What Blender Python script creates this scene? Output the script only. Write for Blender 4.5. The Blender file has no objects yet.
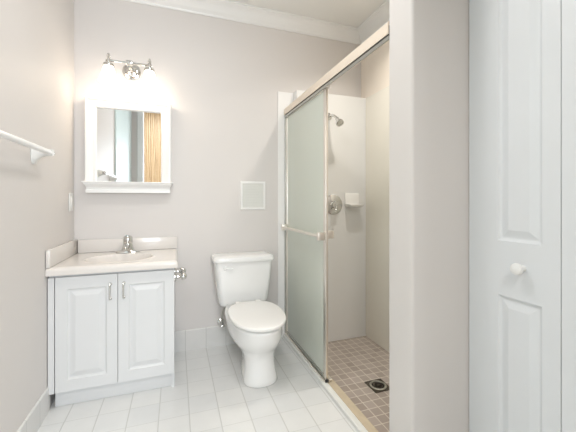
import bpy, bmesh, math, random
from math import sin, cos, pi, radians, sqrt
from mathutils import Vector, Matrix
random.seed(4)
S = bpy.context.scene
C = S.collection

# ---------------------------------------------------------------- camera
cd = bpy.data.cameras.new('camera'); cam = bpy.data.objects.new('camera', cd); C.objects.link(cam)
cam.location = (.631, -2.436, 1.10); cam.rotation_euler = (radians(90), 0, radians(-19.46))
cd.sensor_width = 36; cd.lens = 317/576*36; cd.shift_y = -16/576; cd.clip_start = .02
S.camera = cam
# ---------------------------------------------------------------- world, lights, exposure
w = bpy.data.worlds.new('world'); S.world = w; w.use_nodes = True
w.node_tree.nodes['Background'].inputs[0].default_value = (.75, .87, 1, 1)
w.node_tree.nodes['Background'].inputs[1].default_value = 2.0
S.view_settings.view_transform = 'Standard'; S.view_settings.look = 'None'
S.view_settings.exposure = -0.27; S.view_settings.gamma = 1; S.view_settings.use_curve_mapping = False

def area(name, loc, rot, sx, sy, power, col, shape='RECTANGLE', spread=180):
    l = bpy.data.lights.new(name, 'AREA'); l.shape = shape; l.size = sx
    if shape == 'RECTANGLE': l.size_y = sy
    l.energy = power; l.color = col; l.spread = radians(spread)
    o = bpy.data.objects.new(name, l); C.objects.link(o); o.location = loc; o.rotation_euler = rot
    return o
FILL_COOL = (.86, .93, 1.0)
area('hall_day_fill', (.95, -4.52, 1.5), (radians(90), 0, 0), 1.0, 1.2, 72, FILL_COOL)  # invented hall window light, added as cool fill from behind the camera
area('hall_fill_light', (.35, -3.5, 2.88), (0, 0, 0), .5, .5, 40, (1, .985, .96))  # lamp without a fixture, added as extra fill from the hall
area('ceiling_fill_glow', (.80, -1.25, 2.475), (0, 0, 0), .30, .30, 7, (1, .99, .98), 'DISK')  # glow of the added dome lamp that fills the room
area('shower_fill_glow', (1.82, -.75, 2.545), (0, 0, 0), .12, .12, 7.6, (1, .95, .87), 'DISK', 125)  # glow of a lamp added to brighten the shower walls

# ---------------------------------------------------------------- helpers
def mat(name, col, rough=.5, metal=0, spec=.5, noise=0, nscale=8, bump=0, bscale=60, emis=None, estr=0, trans=0, coat=0, ior=1.45):
    m = bpy.data.materials.new(name); m.use_nodes = True; nt = m.node_tree; N = nt.nodes; L = nt.links
    b = N['Principled BSDF']; b.inputs['Roughness'].default_value = rough; b.inputs['Metallic'].default_value = metal
    b.inputs['Specular IOR Level'].default_value = spec; b.inputs['Base Color'].default_value = (*col, 1)
    b.inputs['Transmission Weight'].default_value = trans; b.inputs['Coat Weight'].default_value = coat; b.inputs['IOR'].default_value = ior
    tc = N.new('ShaderNodeTexCoord')
    if noise:
        n = N.new('ShaderNodeTexNoise'); n.inputs['Scale'].default_value = nscale; n.inputs['Detail'].default_value = 5
        L.new(tc.outputs['Object'], n.inputs['Vector'])
        r = N.new('ShaderNodeMix'); r.data_type = 'RGBA'
        r.inputs[6].default_value = (*[c*(1-noise) for c in col], 1); r.inputs[7].default_value = (*[min(1, c*(1+noise)) for c in col], 1)
        L.new(n.outputs['Fac'], r.inputs[0]); L.new(r.outputs[2], b.inputs['Base Color'])
    if bump:
        n = N.new('ShaderNodeTexNoise'); n.inputs['Scale'].default_value = bscale; n.inputs['Detail'].default_value = 3
        L.new(tc.outputs['Object'], n.inputs['Vector'])
        bp = N.new('ShaderNodeBump'); bp.inputs['Strength'].default_value = bump; bp.inputs['Distance'].default_value = .002
        L.new(n.outputs['Fac'], bp.inputs['Height']); L.new(bp.outputs[0], b.inputs['Normal'])
    if emis:
        b.inputs['Emission Color'].default_value = (*emis, 1); b.inputs['Emission Strength'].default_value = estr
    return m

def tile_mat(name, size, off, c1, c2, grout, gw, rough=.3, axes=(0, 1), noise=.03, bump=.25, gw2=None):
    """square tiles: lines every `size` metres, phase `off`, along two object axes (world scale)"""
    m = bpy.data.materials.new(name); m.use_nodes = True; nt = m.node_tree; N = nt.nodes; L = nt.links
    b = N['Principled BSDF']; b.inputs['Roughness'].default_value = rough
    tc = N.new('ShaderNodeTexCoord'); sp = N.new('ShaderNodeSeparateXYZ'); L.new(tc.outputs['Object'], sp.inputs[0])
    def M(op, a, bb=None):
        n = N.new('ShaderNodeMath'); n.operation = op
        for i, v in enumerate((a, bb)):
            if v is None: continue
            if isinstance(v, (int, float)): n.inputs[i].default_value = v
            else: L.new(v, n.inputs[i])
        return n.outputs[0]
    ds, ids = [], []
    for k, a in enumerate(axes):
        if a is None: continue
        sz = size[k] if isinstance(size, tuple) else size
        t = M('DIVIDE', M('SUBTRACT', sp.outputs[a], off[k]), sz)
        fr = M('FRACT', t); ids.append(M('FLOOR', t))
        q = M('MULTIPLY', M('MINIMUM', fr, M('SUBTRACT', 1.0, fr)), sz)
        ds.append(M('MULTIPLY', q, gw/gw2) if gw2 and k == 1 else q)
    d = ds[0] if len(ds) == 1 else M('MINIMUM', ds[0], ds[1])
    mr = N.new('ShaderNodeMapRange'); mr.inputs['From Min'].default_value = gw*.35; mr.inputs['From Max'].default_value = gw*.65
    L.new(d, mr.inputs['Value'])
    cx = N.new('ShaderNodeCombineXYZ')
    for i, q in enumerate(ids): L.new(q, cx.inputs[i])
    wn = N.new('ShaderNodeTexWhiteNoise'); L.new(cx.outputs[0], wn.inputs['Vector'])
    mx = N.new('ShaderNodeMix'); mx.data_type = 'RGBA'; mx.inputs[6].default_value = (*c1, 1); mx.inputs[7].default_value = (*c2, 1)
    L.new(wn.outputs['Value'], mx.inputs[0])
    ns = N.new('ShaderNodeTexNoise'); ns.inputs['Scale'].default_value = 14; ns.inputs['Detail'].default_value = 6
    L.new(tc.outputs['Object'], ns.inputs['Vector'])
    hs = N.new('ShaderNodeHueSaturation'); L.new(mx.outputs[2], hs.inputs['Color'])
    L.new(M('ADD', M('MULTIPLY', ns.outputs['Fac'], noise*4), 1-noise*2), hs.inputs['Value'])
    m2 = N.new('ShaderNodeMix'); m2.data_type = 'RGBA'; m2.inputs[6].default_value = (*grout, 1)
    L.new(mr.outputs[0], m2.inputs[0]); L.new(hs.outputs[0], m2.inputs[7]); L.new(m2.outputs[2], b.inputs['Base Color'])
    bp = N.new('ShaderNodeBump'); bp.inputs['Strength'].default_value = bump; bp.inputs['Distance'].default_value = .002
    L.new(mr.outputs[0], bp.inputs['Height']); L.new(bp.outputs[0], b.inputs['Normal'])
    return m

def obj(name, bm, m, parent=None, smooth=False):
    me = bpy.data.meshes.new(name)
    bmesh.ops.recalc_face_normals(bm, faces=bm.faces)
    bm.to_mesh(me); bm.free()
    if smooth:
        for p in me.polygons: p.use_smooth = True
        if smooth != 'all':
            try: me.set_sharp_from_angle(angle=radians(38))
            except Exception: pass
    me.materials.append(m)
    o = bpy.data.objects.new(name, me); C.objects.link(o)
    if parent:
        o.parent = parent
        p = parent
        T = Vector((0, 0, 0))
        while p: T += p.location; p = p.parent
        me.transform(Matrix.Translation(-T))      # geometry is written in world space
    return o
def tag(o, label, cat, group=None):
    o['label'] = label; o['category'] = cat
    if group: o['group'] = group
    return o
def thing(name, label, cat, loc=(0, 0, 0), group=None):
    o = bpy.data.objects.new(name, None); C.objects.link(o); o.location = loc; o.empty_display_size = .05
    return tag(o, label, cat, group)
def struct(o, label=None):
    o['kind'] = 'structure'
    if label: o['label'] = label
    return o
def box(bm, x0, x1, y0, y1, z0, z1, bev=0, seg=2):
    r = bmesh.ops.create_cube(bm, size=1)
    vs = r['verts']
    for v in vs:
        v.co = Vector(((x0+x1)/2+v.co.x*(x1-x0), (y0+y1)/2+v.co.y*(y1-y0), (z0+z1)/2+v.co.z*(z1-z0)))
    if bev:
        es = list({e for v in vs for e in v.link_edges})
        bmesh.ops.bevel(bm, geom=es, offset=bev, segments=seg, profile=.5, affect='EDGES')
    return bm
def bx(*a, **k): return box(bmesh.new(), *a, **k)
def rings(bm, loops, cap=True, closed=True):
    prev = None
    for lp in loops:
        vs = [bm.verts.new(p) for p in lp]
        if prev:
            n = len(vs)
            for i in range(n if closed else n-1):
                bm.faces.new((prev[i], prev[(i+1) % n], vs[(i+1) % n], vs[i]))
        elif cap: bm.faces.new(list(reversed(vs)))
        prev = vs
    if cap: bm.faces.new(prev)
    return bm
def lathe(bm, prof, org, axis=(0, 0, 1), n=32, cap=True):
    """prof = [(radius, distance along axis)]"""
    ax = Vector(axis).normalized(); u = ax.orthogonal().normalized(); v = ax.cross(u); org = Vector(org)
    return rings(bm, [[org+ax*h+(u*cos(2*pi*i/n)+v*sin(2*pi*i/n))*max(r, 1e-4) for i in range(n)] for r, h in prof], cap)
def tube(bm, pts, r, n=16):
    pts = [Vector(p) for p in pts]; L = []; u = None
    for i, p in enumerate(pts):
        t = (pts[min(i+1, len(pts)-1)]-pts[max(i-1, 0)]).normalized()
        u = t.orthogonal().normalized() if u is None else (u-t*u.dot(t)).normalized()
        v = t.cross(u); rr = r[i] if isinstance(r, (list, tuple)) else r
        L.append([p+(u*cos(2*pi*k/n)+v*sin(2*pi*k/n))*rr for k in range(n)])
    return rings(bm, L)
def bez(a, b, c, d, n=14):
    a, b, c, d = map(Vector, (a, b, c, d)); out = []
    for i in range(n+1):
        t = i/n; out.append(a*(1-t)**3+b*3*t*(1-t)**2+c*3*t*t*(1-t)+d*t**3)
    return out
def ball(bm, c, r, n=20):
    rr = r if isinstance(r, tuple) else (r, r, r)
    g = bmesh.ops.create_uvsphere(bm, u_segments=n, v_segments=n//2, radius=1)
    for v in g['verts']: v.co = Vector((c[0]+v.co.x*rr[0], c[1]+v.co.y*rr[1], c[2]+v.co.z*rr[2]))
    return bm
def sweep(prof, a, b, out, up=(0, 0, 1)):
    """extrude a 2D profile [(outward, up)] from a to b"""
    a, b, out, up = map(Vector, (a, b, out, up)); bm = bmesh.new()
    return rings(bm, [[p+out*q[0]+up*q[1] for q in prof] for p in (a, b)])

def wood_mat():
    m = mat('golden_pine', (.66, .46, .24), .4); nt = m.node_tree; N = nt.nodes; L = nt.links
    tc = N.new('ShaderNodeTexCoord'); mp = N.new('ShaderNodeMapping'); mp.inputs['Scale'].default_value = (1, 1, .12)
    L.new(tc.outputs['Object'], mp.inputs[0])
    wv = N.new('ShaderNodeTexWave'); wv.inputs['Scale'].default_value = 9; wv.inputs['Distortion'].default_value = 6; wv.inputs['Detail'].default_value = 3
    L.new(mp.outputs[0], wv.inputs['Vector'])
    cr = N.new('ShaderNodeValToRGB'); cr.color_ramp.elements[0].color = (.36, .22, .11, 1); cr.color_ramp.elements[1].color = (.72, .58, .38, 1)
    L.new(wv.outputs['Fac'], cr.inputs[0]); L.new(cr.outputs[0], N['Principled BSDF'].inputs['Base Color']); return m
# ---------------------------------------------------------------- materials
PAINT = (.735, .703, .680)
m_wall = mat('wall_paint', PAINT, .55, spec=.3, bump=.05, bscale=120, noise=.012, nscale=3)
m_ceil = mat('ceiling_paint', (.86, .86, .84), .8, spec=.2, bump=.05, bscale=90, noise=.01)
m_trim = mat('white_trim_paint', (.86, .86, .85), .35, noise=.01)
m_door = mat('closet_door_paint', (.80, .82, .84), .32, noise=.01)
m_cab = mat('white_thermofoil', (.73, .735, .735), .35, noise=.01)
m_por = mat('white_porcelain', (.93, .925, .91), .12, spec=.6, coat=.4, noise=.006)
m_seat = mat('white_plastic_seat', (.93, .915, .89), .25, noise=.006)
m_marb = mat('cultured_marble', (.77, .73, .69), .22, noise=.035, nscale=9, coat=.3)
m_chr = mat('chrome', (.70, .695, .68), .1, metal=1, noise=.02)
m_nick = mat('satin_aluminium', (.88, .84, .78), .32, metal=1, noise=.02)
m_alu = mat('grey_aluminium', (.50, .50, .47), .35, metal=1, noise=.03)
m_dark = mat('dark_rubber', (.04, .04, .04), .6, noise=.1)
m_header = mat('cream_anodised_rail', (.80, .70, .585), .35, metal=.0, noise=.015)
m_mir = mat('mirror_silver', (.92, .93, .93), .015, metal=1, noise=.004)
m_white = mat('white_plastic', (.82, .82, .80), .35, noise=.01)
m_frame = mat('white_lacquer', (.92, .915, .90), .3, noise=.008)
m_grille = mat('grille_paint', (.80, .80, .76), .5, noise=.02)
m_shade = mat('frosted_lamp_glass', (.95, .92, .88), .4, noise=.01, emis=(1, .89, .76), estr=4.8)
m_bulb = mat('bulb_glass', (1, .95, .85), .4, noise=.01, emis=(1, .85, .62), estr=12)
m_fill_dome = mat('fill_dome_glass', (.95, .95, .93), .4, noise=.01, emis=(1, .985, .96), estr=15)
m_fill_lens = mat('fill_lamp_lens', (.95, .93, .88), .4, noise=.01, emis=(1, .84, .62), estr=6)
m_surr = mat('acrylic_surround', (.82, .82, .81), .28, noise=.012, nscale=2)
m_surr2 = mat('cream_surround', (.87, .83, .75), .25, noise=.015, nscale=2)
m_peach = mat('cream_paint', (.86, .78, .69), .6, noise=.01)
m_curb = mat('white_marble_threshold', (.78, .78, .75), .3, noise=.03, nscale=15)
m_sill = mat('tan_stone', (.57, .48, .35), .45, noise=.12, nscale=25)
m_wood = mat('golden_oak', (.52, .30, .12), .4, noise=.25, nscale=6)
m_board = wood_mat()
m_hall = mat('hall_paint', (.62, .60, .56), .7, noise=.01)
m_steel = mat('worn_steel', (.62, .61, .55), .35, metal=1, noise=.08, nscale=50)
m_dsteel = mat('dark_steel', (.11, .095, .075), .5, metal=.5, noise=.2, nscale=60)
m_hole = mat('drain_black', (.015, .013, .01), .7, noise=.2)
FL = (.715, .72, .71)
m_floor = tile_mat('floor_tile', (.1465, .1465), (.1095, 0), (.775, .775, .76), (.735, .74, .735), (.60, .60, .58), .0052, rough=.28, noise=.02, gw2=.0026)
m_basex = tile_mat('base_tile_x', (.1465, 1), (.1095, -.5), (.74, .73, .71), (.71, .705, .69), (.56, .56, .54), .004, rough=.3, axes=(0, 2), noise=.02)
m_basey = tile_mat('base_tile_y', (.1465, 1), (0, -.5), (.74, .73, .71), (.71, .705, .69), (.56, .56, .54), .004, rough=.3, axes=(1, 2), noise=.02)
m_mos = tile_mat('mosaic', (.0610, .0610), (.0, .0), (.40, .335, .29), (.50, .43, .385), (.70, .64, .56), .0052, rough=.4, noise=.05)
# frosted shower glass: cool-green, mostly diffuse translucent
def frosted():
    m = bpy.data.materials.new('frosted_glass'); m.use_nodes = True; nt = m.node_tree; N = nt.nodes; L = nt.links
    out = N['Material Output']; N.remove(N['Principled BSDF'])
    tr = N.new('ShaderNodeBsdfTranslucent'); tr.inputs[0].default_value = (.95, .99, .93, 1)
    df = N.new('ShaderNodeBsdfDiffuse'); df.inputs[0].default_value = (.93, .98, .89, 1)
    rf = N.new('ShaderNodeBsdfRefraction'); rf.inputs['Color'].default_value = (.97, 1, .96, 1); rf.inputs['Roughness'].default_value = .45; rf.inputs['IOR'].default_value = 1.02
    gl = N.new('ShaderNodeBsdfGlossy'); gl.inputs['Roughness'].default_value = .12
    a = N.new('ShaderNodeMixShader'); a.inputs[0].default_value = .80; L.new(tr.outputs[0], a.inputs[1]); L.new(df.outputs[0], a.inputs[2])
    b = N.new('ShaderNodeMixShader'); b.inputs[0].default_value = .14; L.new(a.outputs[0], b.inputs[1]); L.new(rf.outputs[0], b.inputs[2])
    f = N.new('ShaderNodeFresnel'); f.inputs[0].default_value = 1.4
    n = N.new('ShaderNodeTexNoise'); n.inputs['Scale'].default_value = 90; bp = N.new('ShaderNodeBump'); bp.inputs['Strength'].default_value = .05
    L.new(n.outputs['Fac'], bp.inputs['Height']); L.new(bp.outputs[0], gl.inputs['Normal'])
    c = N.new('ShaderNodeMixShader'); L.new(f.outputs[0], c.inputs[0]); L.new(b.outputs[0], c.inputs[1]); L.new(gl.outputs[0], c.inputs[2])
    L.new(c.outputs[0], out.inputs[0]); return m
m_glass = frosted()

# ---------------------------------------------------------------- structure
HC = 2.57; XR = 2.18; XS = 1.46; XC = 1.738; YS0, YS1 = -1.342, -1.478; YF = -2.80; T = .12
struct(obj('floor', bx(-T, XS+.0, YF-T, T, -.15, 0), m_floor), 'white square tiled bathroom floor')
b = bx(XS, XC+.7, YF-T, YS1+.001, -.15, 0)
struct(obj('floor_closet', b, m_floor))
struct(obj('floor_shower', bx(XS-.03, XR+.01, YS0-.01, .01, -.15, -.07), m_mos), 'brown mosaic tiled shower floor')
struct(obj('ceiling', bx(-T, XC+.7, YF-T, T, HC, HC+.1), m_ceil))
struct(obj('wall_left', bx(-T, 0, YF-T, T, 0, HC), m_wall))
struct(obj('wall_back', bx(0, XR+T, 0, T, -.15, HC), m_wall))
struct(obj('wall_shower_back', bx(XS+.075, XR, -.09, 0, -.07, 1.975, bev=.004), m_surr), 'smooth pale panel on the shower back wall')
struct(obj('wall_right', bx(XR, XR+T, YS0-.02, 0, -.15, HC), m_peach))
struct(obj('wall_shower_right', bx(XR-.012, XR, YS0, -.09, -.07, 1.975, bev=.003), m_surr2))
# partition between shower and closet, rounded outside corners
def stub():
    bm = bmesh.new(); r = .014; pts = []
    for cx, cy, a0 in ((XS+.003, YS0-.003, 90), (XS+r, YS1+r, 180)):
        for k in range(7):
            a = radians(a0+15*k); q = .003 if a0 == 90 else r; pts.append((cx+q*cos(a), cy+q*sin(a)))
    pts += [(XR+T, YS1), (XR+T, YS0)]
    return rings(bm, [[Vector((x, y, z)) for x, y in pts] for z in (-.15, HC)])
struct(obj('wall_partition', stub(), m_wall, smooth=True), 'end of the partition wall beside the shower opening')
# closet side wall over the bifold and behind it
struct(obj('wall_closet', bx(XC+.01, XC+.1, YF, YS1, 2.035, HC), m_wall))
struct(obj('wall_closet_back', bx(XC+.6, XC+.7, YF, YS1, 0, HC), m_wall))
# front wall (behind the camera) with the doorway to the hall
DX0, DX1 = .17, 1.08
bm = bx(0, DX0, YF-T, YF, 0, HC); box(bm, DX1, XC+.6, YF-T, YF, 0, HC); 
struct(obj('wall_front', bm, m_wall))
bm = bmesh.new()
for y0, y1 in ((YF, YF+.018), (YF-T-.018, YF-T)):
    box(bm, DX0-.08, DX0, y0, y1, 0, HC, .004); box(bm, DX1, DX1+.08, y0, y1, 0, HC, .004)
struct(obj('trim_4', bm, m_trim))
# hall behind the camera
HY0, HY1 = -4.6, YF-T
struct(obj('floor_hall', bx(-.9, 2.4, HY0-T, HY1, -.1, 0), m_wood))
struct(obj('ceiling_hall', bx(-.9, 2.4, HY0-T, HY1, 2.95, 3.05), m_ceil))
bm = bx(-1.0, -.9, HY0-T, HY1, 0, 2.95)
struct(obj('wall_hall_left', bm, m_hall)); struct(obj('wall_hall_right', bx(2.4, 2.5, HY0-T, HY1, 0, 2.95), m_hall))
bm = bx(-.9, .47, HY0-T, HY0, 0, 2.95); box(bm, 1.53, 2.4, HY0-T, HY0, 0, 2.95); box(bm, .47, 1.53, HY0-T, HY0, 0, .9); box(bm, .47, 1.53, HY0-T, HY0, 2.1, 2.95)
struct(obj('wall_hall_front', bm, m_hall))
bm = bx(-.9, 2.4, HY1, HY1+T-.001, HC+.101, 3.05); box(bm, -.9, -T-.001, HY1, HY1+T-.001, 0, HC+.10)
struct(obj('wall_hall_back', bm, m_hall))
wf = bmesh.new()
for a in ((.47, .52, .9, 2.1), (1.48, 1.53, .9, 2.1), (.52, 1.48, .9, .95), (.52, 1.48, 2.05, 2.1), (.985, 1.015, .95, 2.05)):
    box(wf, a[0], a[1], HY0-.07, HY0-.02, a[2], a[3])
struct(obj('added_window_1', wf, m_trim))  # made-up window frame around the added hall fill light

def panel_leaf(bm, org, ux, un, W, H, t, panels, border=.0):
    """slab with raised panels. org: lower corner, ux width dir, un outward normal; panels [(u0,u1,v0,v1)]"""
    org, ux, un = Vector(org), Vector(ux), Vector(un); uz = Vector((0, 0, 1))
    P = lambda u, v, d: org+ux*u+uz*v+un*d
    us = sorted({0, W, *[p[0] for p in panels], *[p[1] for p in panels]}); vs = sorted({0, H, *[p[2] for p in panels], *[p[3] for p in panels]})
    cache = {}
    def V(u, v, d):
        k = (round(u, 5), round(v, 5), round(d, 5))
        if k not in cache: cache[k] = bm.verts.new(P(u, v, d))
        return cache[k]
    for i in range(len(us)-1):
        for j in range(len(vs)-1):
            a, c, d0, e = us[i], us[i+1], vs[j], vs[j+1]
            inp = any(abs(p[0]-a) < 1e-6 and abs(p[1]-c) < 1e-6 and p[2]-1e-6 <= d0 and e <= p[3]+1e-6 for p in panels)
            if not inp: bm.faces.new((V(a, d0, 0), V(c, d0, 0), V(c, e, 0), V(a, e, 0)))
    for (a, c, d0, e) in panels:
        steps = [(0, 0), (.004, -.005), (.010, -.008), (.014, -.008), (.020, -.0065), (.036, -.001), (.040, 0)]
        prev = None
        for s, d in steps:
            cur = [V(a+s, d0+s, d), V(c-s, d0+s, d), V(c-s, e-s, d), V(a+s, e-s, d)]
            if prev:
                for k in range(4): bm.faces.new((prev[k], prev[(k+1) % 4], cur[(k+1) % 4], cur[k]))
            prev = cur
        bm.faces.new(prev)
    # back and edges
    B = [V(0, 0, -t), V(W, 0, -t), V(W, H, -t), V(0, H, -t)]; bm.faces.new(B)
    def edge(pts, b0, b1):
        for q in range(len(pts)-1): pass
        bm.faces.new([*pts, b1, b0])
    edge([V(u, 0, 0) for u in us], B[0], B[1]); edge([V(u, H, 0) for u in us], B[3], B[2])
    edge([V(0, v, 0) for v in vs], B[0], B[3]); edge([V(W, v, 0) for v in vs], B[1], B[2])
    return bm

# bifold closet door (door_1): four leaves along x = XC
d1 = bpy.data.objects.new('door_1', None); C.objects.link(d1); d1.location = (XC, YS1-.003, 0)
struct(d1, 'white bifold closet door with raised panels right of the partition wall')
LW = .320
for k in range(4):
    y0 = YS1-.003-k*(LW+.0025)
    x0, x1 = (.119, .268) if k % 2 == 0 else (LW-.268, LW-.119)
    bm = panel_leaf(bmesh.new(), (XC, y0, .012), (0, -1, 0), (-1, 0, 0), LW, 2.015, .033,
                    [(x0, x1, .10, .745), (x0, x1, .942, 1.90)])
    lf = obj('leaf', bm, m_door, d1)
    if k in (0, 3):
        ky = -1.690 if k == 0 else y0-.10
        kb = lathe(bmesh.new(), [(.011, 0), (.010, .010), (.0125, .016), (.019, .024), (.0205, .031), (.018, .038), (.010, .042), (0, .0425)], (XC, ky, .868), (-1, 0, 0))
        kn = obj('knob', kb, m_frame, lf, True)
struct(obj('trim_3', bx(XC-.004, XC+.10, YF, YS1, 2.028, 2.045), m_alu))

# pale aqua wall panel near the doorway and golden wood boarding in the hall, both seen in the mirror
struct(obj('wall_left_panel', bx(.0, .018, -2.74, -1.50, .0, HC-.10, bev=.004), mat('pale_aqua_paint', (.70, .82, .82), .5, noise=.01)), 'pale aqua wall panel reflected in the mirror')
bm = bmesh.new(); x = -.62
while x < .36:
    box(bm, x, x+.094, HY0, HY0+.022, 0, 2.94, .004); x += .096
struct(obj('wall_hall_boards', bm, m_board), 'golden wood boarding reflected in the mirror')

# crown moulding
def crown_prof():
    return [(0, 0), (0, -.095), (.008, -.095), (.012, -.082), (.016, -.078), (.028, -.066), (.040, -.046), (.052, -.030), (.066, -.020), (.074, -.016), (.078, -.009), (.088, -.006), (.088, 0)]
struct(obj('trim_1', sweep(crown_prof(), (0, 0, HC), (XR, 0, HC), (0, -1, 0)), m_trim), 'white crown moulding along the back wall')
struct(obj('trim_2', sweep(crown_prof(), (XR, 0, HC), (XR, YS0, HC), (-1, 0, 0)), m_trim))
struct(obj('trim_5', sweep(crown_prof(), (0, YF, HC), (0, 0, HC), (1, 0, 0)), m_trim))
# tile baseboards
def basep(h): return [(0, 0), (.009, 0), (.009, h-.006), (.006, h-.001), (0, h)]
struct(obj('baseboard_back', sweep(basep(.150), (.60, 0, 0), (1.404, 0, 0), (0, -1, 0)), m_basex), 'grey tile baseboard on the back wall')
struct(obj('baseboard_left', sweep(basep(.128), (0, -.45, 0), (0, -1.9, 0), (1, 0, 0)), m_basey), 'tile baseboard on the left wall')
# white surround edge on the back wall left of the shower
struct(obj('trim_6', bx(1.404, XS+.0745, -.012, 0, .0, 1.972, bev=.0015), m_frame), 'white edge strip of the shower surround')
# threshold
struct(obj('trim_7', bx(1.443, 1.478, YS0, -.013, -.09, .022, bev=.006), m_curb), 'white shower threshold')
struct(obj('trim_8', bx(1.478, 1.526, YS0, -.09, -.09, .018, bev=.004), m_sill), 'tan stone sill inside the shower threshold')

# ---------------------------------------------------------------- shower enclosure
e = thing('shower_enclosure', 'framed sliding shower door with frosted green glass beside the toilet', 'shower door', (XS, -.7, .02))
X0, X1 = 1.453, 1.521
ZB, ZT = 1.760, 1.842
bm = bmesh.new()
prof = [(X0, ZT-.012), (X0+.006, ZT-.003), (X0+.012, ZT), (X1-.01, ZT), (X1, ZT-.01), (X1, 1.806), (X1-.005, 1.806), (X1-.005, ZT-.02), (X0+.006, ZT-.02), (X0+.006, 1.786), (X0, 1.784)]
rings(bm, [[Vector((x, y, z)) for x, z in prof] for y in (-.013, YS0)])
hd = obj('header_rail', bm, m_header, e, True)
obj('guide_channel', bx(X0+.007, X0+.012, YS0+.001, -.014, 1.7785, ZT-.021), m_dark, hd)
obj('guide_strip', bx(X0+.004, X0+.010, YS0+.001, -.02, 1.7625, 1.778), m_alu, hd)
bt = bx(X0+.006, X1-.012, YS0, -.002, .0215, .030, .001); box(bt, X0+.016, X0+.020, -.78, -.03, .030, .040); box(bt, X0+.040, X0+.043, -.78, -.03, .030, .040)
# the low track only shows beneath the parked panels
obj('bottom_track', bx(X0+.004, X1-.012, -.745, -.014, .0222, .0335, .002), m_nick, e)
obj('wall_jamb', bx(X0+.004, X0+.040, -.026, -.0125, .034, ZT-.022, .002), m_alu, e)
def slider(xc, ya, yb, side):
    t = .0085; z0, z1 = .0345, ZB+.022
    bm = bx(xc-t, xc+t, ya, ya+.034, z0, z1, .003)                   # leading stile
    p = obj('sliding_panel', bm, m_nick, e, True)
    obj('wall_stile', bx(xc-t, xc+t, yb-.018, yb, z0, z1, .003), m_nick, p, True)
    obj('top_rail', bx(xc-t, xc+t, ya+.034, yb-.018, z1-.022, z1, .003), m_nick, p, True)
    obj('bottom_rail', bx(xc-t, xc+t, ya+.034, yb-.018, z0, z0+.018, .003), m_alu, p, True)
    obj('glass_pane', bx(xc-.0025, xc+.0025, ya+.03, yb-.014, z0+.014, z1-.018), m_glass, p)
    xb = xc+side*.045
    q = tube(bmesh.new(), [(xb, ya+.02, .885), (xb, yb-.03, .885)], .0105)
    obj('towel_rail', q, m_nick, p, True)
    for y in (ya+.018, yb-.03):
        x_a, x_b = sorted((xc+side*t, xb+side*.010))
        obj('rail_bracket', bx(x_a, x_b, y-.014, y+.014, .860, .908, bev=.004), m_nick, p, True)
slider(X0+.022, -.742, -.027, -1)
slider(X0+.052, -.672, -.095, 1)
obj('panel_bumper', bx(X0+.008, X0+.030, -.752, -.7425, .024, .038, .002), m_dark, e)
obj('panel_bumper', bx(X0+.012, X0+.036, -.752, -.7425, ZB+.004, ZB+.018, .002), m_chr, e)

# ---------------------------------------------------------------- vanity
VX0, VX1, VYF = .004, .622, -.452
v = thing('vanity_cabinet', 'white two-door bathroom vanity cabinet under the marble sink top', 'cabinet', (.31, -.23, 0))
bm = bx(VX0, VX0+.016, VYF, -.002, .088, .708); box(bm, VX1-.016, VX1, VYF, -.002, .0, .708)
box(bm, VX0+.016, VX1-.016, VYF, -.002, .088, .104); box(bm, VX0+.016, VX1-.016, -.012, -.002, .104, .60)
box(bm, VX0+.016, VX1-.016, VYF, VYF+.016, .668, .708); box(bm, VX0+.016, VX0+.045, VYF, VYF+.016, .104, .668); box(bm, VX0, .0315, VYF-.0188, VYF, .088, .693); box(bm, VX1-.040, VX1-.016, VYF, VYF+.016, .104, .668)
obj('body', bm, m_cab, v)
obj('toe_kick', bx(.026, VX1-.001, -.434, -.418, 0, .088), m_cab, v)
for k, (a, c) in enumerate(((.036, .3265), (.3295, .621))):
    W = c-a
    dr = obj('door', panel_leaf(bmesh.new(), (a, VYF-.019, .090), (1, 0, 0), (0, -1, 0), W, .603, .018, [(.052, W-.052, .060, .540)]), m_cab, v)
    hx = .292 if k == 0 else .358
    q = tube(bmesh.new(), [(hx, VYF-.019, .640), (hx, VYF-.040, .640), (hx, VYF-.045, .634), (hx, VYF-.045, .566), (hx, VYF-.040, .560), (hx, VYF-.019, .560)], .0048, 12)
    for z in (.640, .560): lathe(q, [(.008, 0), (.008, .003), (.005, .006)], (hx, VYF-.019, z), (0, -1, 0), 16)
    obj('handle', q, m_chr, dr, True)
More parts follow.
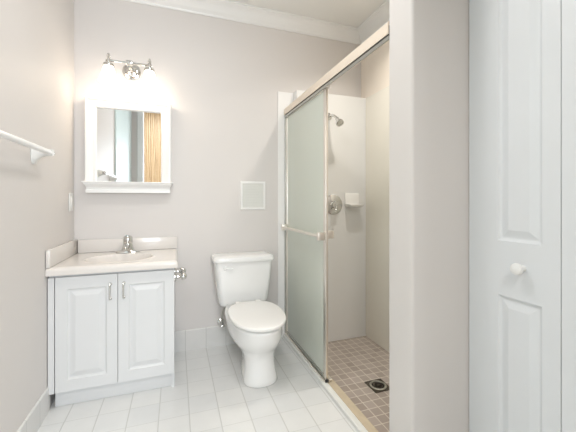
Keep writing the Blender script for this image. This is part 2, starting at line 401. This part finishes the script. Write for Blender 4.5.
# countertop with integral bowl
t = thing('sink_countertop', 'cream marble sink top with oval basin and splashes on white vanity', 'sink', (.32, -.25, .709))
def top():
    bm = bmesh.new(); TX0, TX1, TY0, TY1, ZT_, ZB_ = .002, .642, -.498, -.002, .750, .709
    nx, ny = 96, 72; r = .021
    bcx, bcy, ax, ay, D = .312, -.290, .180, .140, .120
    def ev(u, a, b_): return a+(b_-a)*u
    def hz(x, y):
        z = ZT_
        q = sqrt(((x-bcx)/ax)**2+((y-bcy)/ay)**2)
        if q < 1: 
            z -= D*(1-q**2.6)**.8 if q > 0 else D
        elif q < 1.10: z += .0025*sin((q-1)/.10*pi)
        for d in (y-TY0, TX1-x):
            if d < r: z -= r-sqrt(max(0, r*r-(r-d)**2))
        return z
    # denser rows near the bullnose
    xs = [ev(i/nx, TX0, TX1-r) for i in range(nx+1)]+[TX1-r+r*sin(radians(a)) for a in (20, 40, 60, 78, 90)]
    ys = [TY0+r-r*sin(radians(a)) for a in (90, 78, 60, 40, 20)]+[ev(j/ny, TY0+r, TY1) for j in range(ny+1)]
    A = [[bm.verts.new((x, y, hz(x, y))) for x in xs] for y in ys]
    Bt = [[bm.verts.new((x, y, min(ZB_, hz(x, y)-.012) if ((x-bcx)/ax)**2+((y-bcy)/ay)**2 < 1.3 else ZB_)) for x in xs] for y in ys]
    for G in (A, Bt):
        for j in range(len(ys)-1):
            for i in range(len(xs)-1): bm.faces.new((G[j][i], G[j][i+1], G[j+1][i+1], G[j+1][i]))
    for i in range(len(xs)-1):
        bm.faces.new((A[0][i], A[0][i+1], Bt[0][i+1], Bt[0][i])); bm.faces.new((A[-1][i], A[-1][i+1], Bt[-1][i+1], Bt[-1][i]))
    for j in range(len(ys)-1):
        bm.faces.new((A[j][0], A[j+1][0], Bt[j+1][0], Bt[j][0])); bm.faces.new((A[j][-1], A[j+1][-1], Bt[j+1][-1], Bt[j][-1]))
    return bm
obj('marble_slab', top(), m_marb, t, True)
obj('backsplash', bx(.024, .640, -.022, -.002, .7505, .838, bev=.005), m_marb, t, True)
obj('side_splash', bx(.002, .022, -.497, -.002, .7505, .843, bev=.005), m_marb, t, True)
obj('sink_drain', lathe(bmesh.new(), [(.022, 0), (.022, .002), (.016, .003), (.014, .001), (0, .001)], (.312, -.290, .6305)), m_chr, t, True)
# faucet
fx, fy, fz = .328, -.078, .7505
f = thing('faucet', 'small chrome single-handle faucet at the back of the sink top', 'faucet', (fx, fy, fz))
bm = bmesh.new()
def stadium(hx, hy, z, n=40, p=2.6, cx=fx, cy=fy):
    o = []
    for i in range(n):
        a = 2*pi*i/n; ca, sa = cos(a), sin(a)
        o.append(Vector((cx+hx*abs(ca)**(2/p)*(1 if ca >= 0 else -1), cy+hy*abs(sa)**(2/p)*(1 if sa >= 0 else -1), z)))
    return o
rings(bm, [stadium(.074, .024, fz), stadium(.074, .024, fz+.006), stadium(.064, .022, fz+.011), stadium(.040, .026, fz+.016, p=2.2), stadium(.034, .026, fz+.030, p=2), stadium(.030, .026, fz+.050, p=2), stadium(.027, .025, fz+.060, p=2)])
obj('base_plate', bm, m_chr, f, True)
bm = bmesh.new()
pts = bez((fx, fy-.01, fz+.036), (fx, fy-.05, fz+.052), (fx, fy-.09, fz+.058), (fx, fy-.115, fz+.036))
tube(bm, pts, [.016-.005*i/14 for i in range(15)])
lathe(bm, [(.010, 0), (.010, .012), (.008, .013)], (fx, fy-.113, fz+.040), (0, -.3, -1), 16)
obj('spout', bm, m_chr, f, True)
bm = lathe(bmesh.new(), [(.027, 0), (.030, .006), (.030, .022), (.029, .038), (.024, .047), (.010, .052), (0, .053)], (fx, fy, fz+.061))
pts = bez((fx, fy-.005, fz+.100), (fx, fy-.02, fz+.112), (fx, fy-.035, fz+.116), (fx, fy-.052, fz+.116))
g = rings(bm, [stadium(.013, .006, 0, 20, 2.2, 0, 0) and [Vector((p.x+q.x, p.y, p.z+q.y)) for q in stadium(.014-.003*i/14, .007-.002*i/14, 0, 20, 2.2, 0, 0)] for i, p in enumerate(pts)])
obj('lever_handle', bm, m_chr, f, True)

# ---------------------------------------------------------------- mirror cabinet
m = thing('wall_mirror', 'square mirror in a white moulded frame with a small ledge above the sink', 'mirror', (.332, 0, 1.22))
MX0, MX1, MZ0, MZ1 = .070, .598, 1.222, 1.776
bm = bmesh.new()
fp = [(0, 0), (0, .052), (.006, .060), (.014, .060), (.020, .055), (.050, .044), (.056, .046), (.062, .042), (.066, .030), (.066, 0)]  # (inward, depth)
loops = []
for q, dd in fp:
    loops.append([Vector((MX0+q, -dd-.001, MZ0)), Vector((MX0+q, -dd-.001, MZ1-q)), Vector((MX1-q, -dd-.001, MZ1-q)), Vector((MX1-q, -dd-.001, MZ0))])
vv = [[bm.verts.new(p) for p in l] for l in loops]
n = len(vv)
for i in range(n):
    for k in range(3): bm.faces.new((vv[i][k], vv[i][k+1], vv[(i+1) % n][k+1], vv[(i+1) % n][k]))
bm.faces.new([vv[i][0] for i in range(n)]); bm.faces.new([vv[i][3] for i in range(n)])
obj('frame', bm, m_frame, m)
obj('mirror_glass', bx(MX0+.064, MX1-.064, -.028, -.022, MZ0, MZ1-.064), m_mir, m)
obj('backing', bx(MX0+.06, MX1-.06, -.0215, -.002, MZ0, MZ1-.06), m_frame, m)
bm = bx(.062, .612, -.098, -.001, 1.214, 1.2215, .003)
lp = []
for dz, ins, d in ((0, .004, .092), (-.010, .006, .090), (-.016, .010, .084), (-.030, .016, .070), (-.042, .017, .066), (-.048, .014, .070), (-.066, .014, .070)):
    lp.append([Vector((.066+ins, -.001, 1.214+dz)), Vector((.066+ins, -d, 1.214+dz)), Vector((.606-ins, -d, 1.214+dz)), Vector((.606-ins, -.001, 1.214+dz))])
rings(bm, lp)
obj('ledge', bm, m_frame, m)

# ---------------------------------------------------------------- vanity light
LX, LZ, LY = .342, 2.000, -.125
l = thing('vanity_light', 'two-lamp chrome wall light with glowing white shades above the mirror', 'wall light', (LX, 0, LZ))
bm = lathe(bmesh.new(), [(.058, 0), (.058, .008), (.052, .014), (.034, .018), (.030, .024), (.014, .030), (.012, .05), (.012, .118)], (LX, -.001, LZ-.012), (0, -1, 0), 40)
obj('backplate', bm, m_chr, l, True)
obj('cross_bar', tube(bmesh.new(), [(LX-.136, LY, LZ), (LX+.136, LY, LZ)], .0075), m_chr, l, True)
bm = lathe(bmesh.new(), [(.016, -.02), (.018, -.012), (.018, .012), (.016, .02)], (LX, LY, LZ), (1, 0, 0), 24)
obj('bar_hub', bm, m_chr, l, True)
for sx in (-1, 1):
    cx = LX+sx*.121
    bm = lathe(bmesh.new(), [(.011, -.010), (.012, .010), (.007, .014), (.011, .019), (.0135, .025), (.011, .031), (.006, .034), (.0085, .038), (.0075, .043), (0, .046)], (cx, LY, LZ), (0, 0, 1), 20)
    obj('finial', bm, m_chr, l, True)
    bm = lathe(bmesh.new(), [(.009, 0), (.010, -.008), (.030, -.016), (.032, -.026), (.030, -.034), (.026, -.034)], (cx, LY, LZ-.006), (0, 0, 1), 28)
    sc = obj('socket_cap', bm, m_chr, l, True)
    prof = [(.026, -.032), (.031, -.044), (.036, -.062), (.042, -.085), (.050, -.110), (.060, -.132), (.0575, -.132), (.048, -.110), (.040, -.085), (.034, -.062), (.029, -.045), (.022, -.036)]
    bm = lathe(bmesh.new(), prof, (cx, LY, LZ-.006), (0, 0, 1), 36, cap=False)
    sh = obj('lamp_shade', bm, m_shade, l, True)
    bm = ball(bmesh.new(), (cx, LY, LZ-.085), (.020, .020, .026)); lathe(bm, [(.012, 0), (.012, -.03)], (cx, LY, LZ-.038), (0, 0, 1), 16)
    obj('bulb', bm, m_bulb, sh, True)
    pl = bpy.data.lights.new('bulb_glow', 'POINT'); pl.energy = 0.95; pl.color = (1, .84, .66); pl.shadow_soft_size = .035
    po = bpy.data.objects.new('bulb_glow', pl); C.objects.link(po); po.location = (cx, LY, LZ-.150)

# ---------------------------------------------------------------- towel bar (left wall)
TBX, TBZ, TY = .068, 1.325, -.640
t = thing('towel_bar', 'white towel bar with flared bracket on the left wall', 'towel bar', (0, TY, TBZ))
for y in (TY, TY-.61):
    bm = bmesh.new()
    L = []
    for x, hy, zt, zb in ((.001, .030, .040, -.058), (.008, .030, .040, -.058), (.014, .026, .034, -.046), (.030, .020, .024, -.028), (.050, .017, .018, -.018), (.068, .0165, .016, -.016), (.080, .015, .015, -.015)):
        ring = []
        for i in range(24):
            a = 2*pi*i/24; zc, hz_ = (zt+zb)/2, (zt-zb)/2; ca, sa = cos(a), sin(a)
            ring.append(Vector((x, y+hy*abs(ca)**.75*(1 if ca >= 0 else -1), TBZ+zc+hz_*abs(sa)**.75*(1 if sa >= 0 else -1))))
        L.append(ring)
    rings(bm, L)
    br = obj('bracket', bm, m_white, t, True)
    obj('end_cap', lathe(bmesh.new(), [(.012, 0), (.012, .012), (.009, .016), (0, .017)], (TBX, y+(.012 if y == TY else -.012), TBZ), (0, 1 if y == TY else -1, 0), 20), m_chr, br, True)
obj('bar', tube(bmesh.new(), [(TBX, TY-.610, TBZ), (TBX, TY, TBZ)], .0120), m_frame, t, True)

# ---------------------------------------------------------------- switch on the left wall
s = thing('light_switch', 'small white switch plate on the left wall beside the mirror', 'switch', (0, -.085, 1.085))
obj('plate', bx(.0005, .007, -.120, -.050, 1.030, 1.145, bev=.003), m_white, s, True)
obj('rocker', bx(.006, .011, -.101, -.069, 1.055, 1.120, bev=.002), m_white, s, True)

# ---------------------------------------------------------------- vent
vt = thing('wall_vent', 'square white exhaust grille on the back wall above the toilet', 'vent', (1.20, 0, 1.135))
bm = bmesh.new(); a, c, z0, z1 = 1.100, 1.300, 1.024, 1.246
fpv = [(0, .001), (.004, .008), (.014, .008), (.018, .004), (.018, .001)]
vv = [[bm.verts.new((a+q, -d, z0+q)), bm.verts.new((c-q, -d, z0+q)), bm.verts.new((c-q, -d, z1-q)), bm.verts.new((a+q, -d, z1-q))] for q, d in fpv]
for i in range(len(vv)):
    for k in range(4): bm.faces.new((vv[i][k], vv[i][(k+1) % 4], vv[(i+1) % len(vv)][(k+1) % 4], vv[(i+1) % len(vv)][k]))
obj('frame', bm, m_frame, vt)
obj('backing', bx(a+.017, c-.017, -.003, -.001, z0+.017, z1-.017), m_grille, vt)
bm = bmesh.new(); zz = z0+.022
while zz < z1-.024:
    rings(bm, [[Vector((x, -.0028, zz+.009)), Vector((x, -.0062, zz+.001)), Vector((x, -.0062, zz-.001)), Vector((x, -.0028, zz+.004))] for x in (a+.018, c-.018)]); zz += .0125
obj('louvres', bm, m_grille, vt)

# ---------------------------------------------------------------- toilet paper holder
h = thing('toilet_paper_holder', 'chrome toilet paper holder on the side of the vanity', 'toilet paper holder', (VX1, -.33, .635))
for y in (-.405, -.255):
    bm = lathe(bmesh.new(), [(.030, 0), (.030, .004), (.024, .010), (.012, .015), (.011, .034), (.013, .040)], (VX1+.0005, y, .637), (1, 0, 0), 28)
    ball(bm, (VX1+.052, y, .637), .021)
    obj('post', bm, m_chr, h, True)
obj('roller', tube(bmesh.new(), [(VX1+.052, -.390, .637), (VX1+.052, -.270, .637)], .010), m_chr, h, True)

# ---------------------------------------------------------------- toilet
CXT = 1.104
t = thing('toilet', 'white two-piece toilet with closed lid between the vanity and the shower', 'toilet', (CXT, -.35, 0))
def egg(yf, yb, hw, z, n=56, pf=2.15, pb=2.9, yw=.42, cx=CXT):
    """plan outline: front (toward -y) at yf, back at yb, widest at fraction yw from back"""
    yc = yb+(yf-yb)*yw; o = []
    for i in range(n):
        a = 2*pi*i/n; ca, sa = cos(a), sin(a)
        p = pf if sa < 0 else pb
        L = (yc-yf) if sa < 0 else (yb-yc)
        o.append(Vector((cx+hw*abs(ca)**(2/p)*(1 if ca >= 0 else -1), yc+L*abs(sa)**(2/p)*(1 if sa >= 0 else -1), z)))
    return o
bm = bmesh.new()
R = [(0, -.634, -.20, .103, .80, .014, 1.7), (.006, -.638, -.195, .105, .80, .014, 1.7), (.03, -.635, -.195, .101, .80, .014, 1.7), (.07, -.624, -.19, .093, .80, .014, 1.7), (.12, -.618, -.19, .090, .79, .013, 1.7), (.165, -.622, -.185, .097, .76, .011, 1.8),
     (.195, -.642, -.165, .113, .68, .009, 2.1), (.215, -.662, -.15, .130, .62, .008, 2.2), (.240, -.688, -.13, .148, .56, .006, 2.0), (.265, -.710, -.10, .160, .52, .005, 1.9), (.292, -.729, -.07, .167, .49, .004, 1.8), (.318, -.741, -.04, .167, .47, .002, 1.7), (.343, -.750, -.03, .171, .46, 0, 1.7), (.357, -.754, -.03, .172, .46, 0, 1.7), (.364, -.750, -.033, .169, .46, 0, 1.7)]
rings(bm, [egg(yf, yb, hw, z, yw=yw, cx=CXT+sx, pb=pb) for z, yf, yb, hw, yw, sx, pb in R])
obj('bowl', bm, m_por, t, 'all')
def slab(zs, yf, yb, hw, r, **k):
    L = []
    z0, z1 = zs
    for q in (0, 30, 60, 90):
        s_ = r*(1-sin(radians(q))) ; L.append(egg(yf+s_, yb-s_, hw-s_, z0+r*(1-cos(radians(q))), **k))
    for q in (90, 70, 50, 30, 12, 0):
        s_ = r*(1-sin(radians(q))) ; L.append(egg(yf+s_, yb-s_, hw-s_, z1-r*(1-cos(radians(q))), **k))
    for s_, dz in ((r+.03, .0015), (r+.08, .0028)): L.append(egg(yf+s_, yb-s_*.8, hw-s_, z1+dz, **k))
    return rings(bmesh.new(), L)
obj('seat', slab((.366, .3780), -.730, -.285, .140, .003, pb=2.6, yw=.47), m_seat, t, 'all')
obj('lid', slab((.3790, .400), -.770, -.272, .170, .008, pb=2.6, yw=.47), m_seat, t, 'all')
for x in (-.07, .07): obj('hinge', bx(CXT+x-.018, CXT+x+.018, -.285, -.245, .3655, .398, bev=.005), m_seat, t, True)
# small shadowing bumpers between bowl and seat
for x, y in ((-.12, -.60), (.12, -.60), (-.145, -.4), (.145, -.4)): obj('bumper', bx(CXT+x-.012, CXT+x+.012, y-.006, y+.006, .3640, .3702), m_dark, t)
def rr(hx, y0, y1, z, r, n=7, bow=.0, cx=CXT-.008):
    o = []; 
    for qx, qy, a0 in ((hx-r, y1-r, 0), (-hx+r, y1-r, 90), (-hx+r, y0+r, 180), (hx-r, y0+r, 270)):
        for k in range(n+1):
            a = radians(a0+90*k/n); x = qx+r*cos(a); y = qy+r*sin(a)
            o.append(Vector((x, y, z)))
    # add bowed front points between the two front corners
    out = []
    for i, p in enumerate(o):
        out.append(p)
        if i == 3*(n+1)-1:
            for k in range(1, 8):
                u = k/8; out.append(Vector((p.x+(o[i+1].x-p.x)*u, y0, z)))
    for p in out:
        if p.y < (y0+y1)/2: p.y -= bow*(1-(p.x/hx)**2)
        p.x += cx
    return out
DZ = -.026
def tk(*a, **k):
    a = list(a); a[3] += DZ; return rr(*a, **k)
bm = rings(bmesh.new(), [tk(.140, -.165, -.04, .367, .035), tk(.167, -.182, -.022, .374, .04), tk(.178, -.188, -.018, .396, .04, bow=.004), tk(.191, -.194, -.014, .50, .035, bow=.008), tk(.207, -.200, -.012, .672, .032, bow=.01), tk(.207, -.200, -.012, .684, .032, bow=.01)])
obj('tank', bm, m_por, t, True)
bm = rings(bmesh.new(), [tk(.205, -.198, -.014, .684, .03, bow=.01), tk(.217, -.212, -.006, .686, .036, bow=.012), tk(.221, -.216, -.004, .692, .038, bow=.012), tk(.221, -.216, -.004, .708, .038, bow=.012), tk(.216, -.211, -.008, .720, .036, bow=.012), tk(.198, -.198, -.018, .7265, .034, bow=.012), tk(.16, -.16, -.05, .729, .03, bow=.01)])
obj('tank_lid', bm, m_por, t, True)
bm = bmesh.new(); lx = CXT-.148
lathe(bm, [(.013, 0), (.013, .008), (.009, .014), (0, .015)], (lx, -.203, .622), (0, -1, 0), 20)
tube(bm, bez((lx, -.214, .622), (lx+.015, -.220, .622), (lx+.03, -.220, .621), (lx+.050, -.219, .618)), [.005+.002*i/14 for i in range(15)], 12)
obj('flush_lever', bm, m_por, t, True)
# supply valve
VXS = .952
sv = thing('water_supply_valve', 'chrome shut-off valve with thin hose on the wall behind the toilet', 'valve', (VXS, 0, .19))
obj('escutcheon', lathe(bmesh.new(), [(.028, 0), (.026, .005), (.012, .010), (.008, .011), (.008, .05)], (VXS, -.0005, .176), (0, -1, 0), 28), m_chr, sv, True)
bm = lathe(bmesh.new(), [(.011, 0), (.012, .004), (.012, .026), (.009, .030)], (VXS, -.040, .176), (0, -1, 0), 20); tube(bm, [(VXS, -.052, .176), (VXS, -.052, .205)], .007, 12)
obj('valve_body', bm, m_chr, sv, True)
bm = bmesh.new(); ball(bm, (VXS, -.085, .176), (.020, .009, .013)); tube(bm, [(VXS, -.066, .176), (VXS, -.085, .176)], .004, 10)
obj('oval_handle', bm, m_chr, sv, True)
obj('hose', tube(bmesh.new(), bez((VXS, -.052, .203), (VXS-.005, -.05, .29), (VXS+.03, -.09, .31), (VXS+.028, -.095, .340)), .0045, 10), m_steel, sv, True)

# ---------------------------------------------------------------- shower fittings
YW = -.09
sh = thing('wall_shower', 'small chrome shower head on a bent arm high on the shower back wall', 'shower', (1.815, YW, 1.785))
obj('flange', lathe(bmesh.new(), [(.030, 0), (.029, .005), (.016, .012), (.011, .014)], (1.812, YW-.0005, 1.785), (0, -1, 0), 28), m_chr, sh, True)
arm = bez((1.812, YW-.005, 1.785), (1.812, YW-.06, 1.79), (1.816, YW-.09, 1.775), (1.822, YW-.125, 1.742))
obj('arm', tube(bmesh.new(), arm, .0105), m_chr, sh, True)
d = (Vector((.10, -.62, -.72))).normalized()
bm = lathe(bmesh.new(), [(.012, -.004), (.015, .006), (.014, .014), (.017, .024), (.029, .046), (.032, .056), (.031, .066), (.024, .068), (.022, .064), (0, .064)], arm[-1], d, 28)
obj('shower_head', bm, m_chr, sh, True)
kb = thing('shower_valve', 'round chrome shower mixer valve on the shower back wall beside the glass edge', 'shower valve', (1.855, YW, 1.062))
obj('escutcheon', lathe(bmesh.new(), [(.084, 0), (.083, .005), (.074, .011), (.050, .015), (.040, .017), (.038, .024)], (1.855, YW-.0005, 1.062), (0, -1, 0), 44), m_chr, kb, True)
bm = lathe(bmesh.new(), [(.032, .015), (.030, .030), (.031, .050), (.027, .060), (0, .062)], (1.855, YW, 1.062), (0, -1, 0), 32)
tube(bm, bez((1.855, YW-.05, 1.062), (1.850, YW-.062, 1.045), (1.846, YW-.066, 1.025), (1.842, YW-.070, 1.005)), [.010-.003*i/14 for i in range(15)], 14)
obj('lever_handle', bm, m_chr, kb, True)
sd = thing('soap_dish', 'white ceramic soap dish on the shower back wall', 'soap dish', (2.03, YW, 1.09))
bm = bx(1.962, 2.092, YW-.014, YW-.0005, 1.052, 1.158, bev=.005)
obj('back_plate', bm, m_por, sd, True)
L = []
for z, i, dd in ((1.040, .012, .050), (1.044, .004, .074), (1.052, .0, .084), (1.064, -.003, .088), (1.067, 0, .085), (1.066, .008, .078), (1.056, .014, .068)):
    L.append(rr(.068-i, YW-dd, YW-.001, z, .014, bow=.004, cx=2.030))
obj('tray', rings(bmesh.new(), L), m_por, sd, True)
# drain
dx, dy, dz = 1.830, -.744, -.070
dr = thing('floor_drain', 'square dark floor drain with round steel strainer in the shower floor', 'drain', (dx, dy, dz))
obj('surround_plate', bx(dx-.061, dx+.061, dy-.061, dy+.061, dz+.0003, dz+.004, .001), m_dsteel, dr)
obj('strainer_ring', lathe(bmesh.new(), [(.052, .003), (.052, .0065), (.048, .008), (.041, .008), (.039, .005), (.039, .003)], (dx, dy, dz), (0, 0, 1), 44), m_steel, dr, True)
bm = lathe(bmesh.new(), [(.0385, .003), (.0385, .0045), (0, .0045)], (dx, dy, dz), (0, 0, 1), 40)
obj('drain_opening', bm, m_hole, dr)
bm = lathe(bmesh.new(), [(.030, .0046), (.030, .0062), (.024, .0062), (.024, .0046)], (dx, dy, dz), (0, 0, 1), 36)
for k in range(4):
    a = pi*k/4; tube(bm, [(dx-.036*cos(a), dy-.036*sin(a), dz+.006), (dx+.036*cos(a), dy+.036*sin(a), dz+.006)], .0014, 8)
lathe(bm, [(.008, .0046), (.008, .0075), (0, .008)], (dx, dy, dz), (0, 0, 1), 18)
obj('strainer_grid', bm, m_dsteel, dr)

# ---------------------------------------------------------------- added fill lamps, out of view
cl = thing('ceiling_fill_lamp', 'unseen round dome lamp added on the bathroom ceiling as fill', 'ceiling light', (.80, -1.25, HC))
obj('base_ring', lathe(bmesh.new(), [(.165, 0), (.165, -.025), (.155, -.03), (.155, 0)], (.80, -1.25, HC-.001), (0, 0, 1), 44, False), m_chr, cl, True)
obj('dome', lathe(bmesh.new(), [(.155, -.02), (.150, -.04), (.125, -.062), (.08, -.078), (0, -.085)], (.80, -1.25, HC), (0, 0, 1), 44, False), m_fill_dome, cl, True)
dl = thing('shower_fill_lamp', 'unseen small round lamp added above the shower as fill', 'ceiling light', (1.82, -.75, HC))
obj('trim_ring', lathe(bmesh.new(), [(.062, 0), (.085, 0), (.085, -.006), (.070, -.010), (.062, -.004)], (1.82, -.75, HC-.001), (0, 0, 1), 36, False), m_frame, dl, True)
obj('lens', lathe(bmesh.new(), [(.064, -.003), (.05, -.006), (0, -.008)], (1.82, -.75, HC), (0, 0, 1), 36, False), m_fill_lens, dl, True)
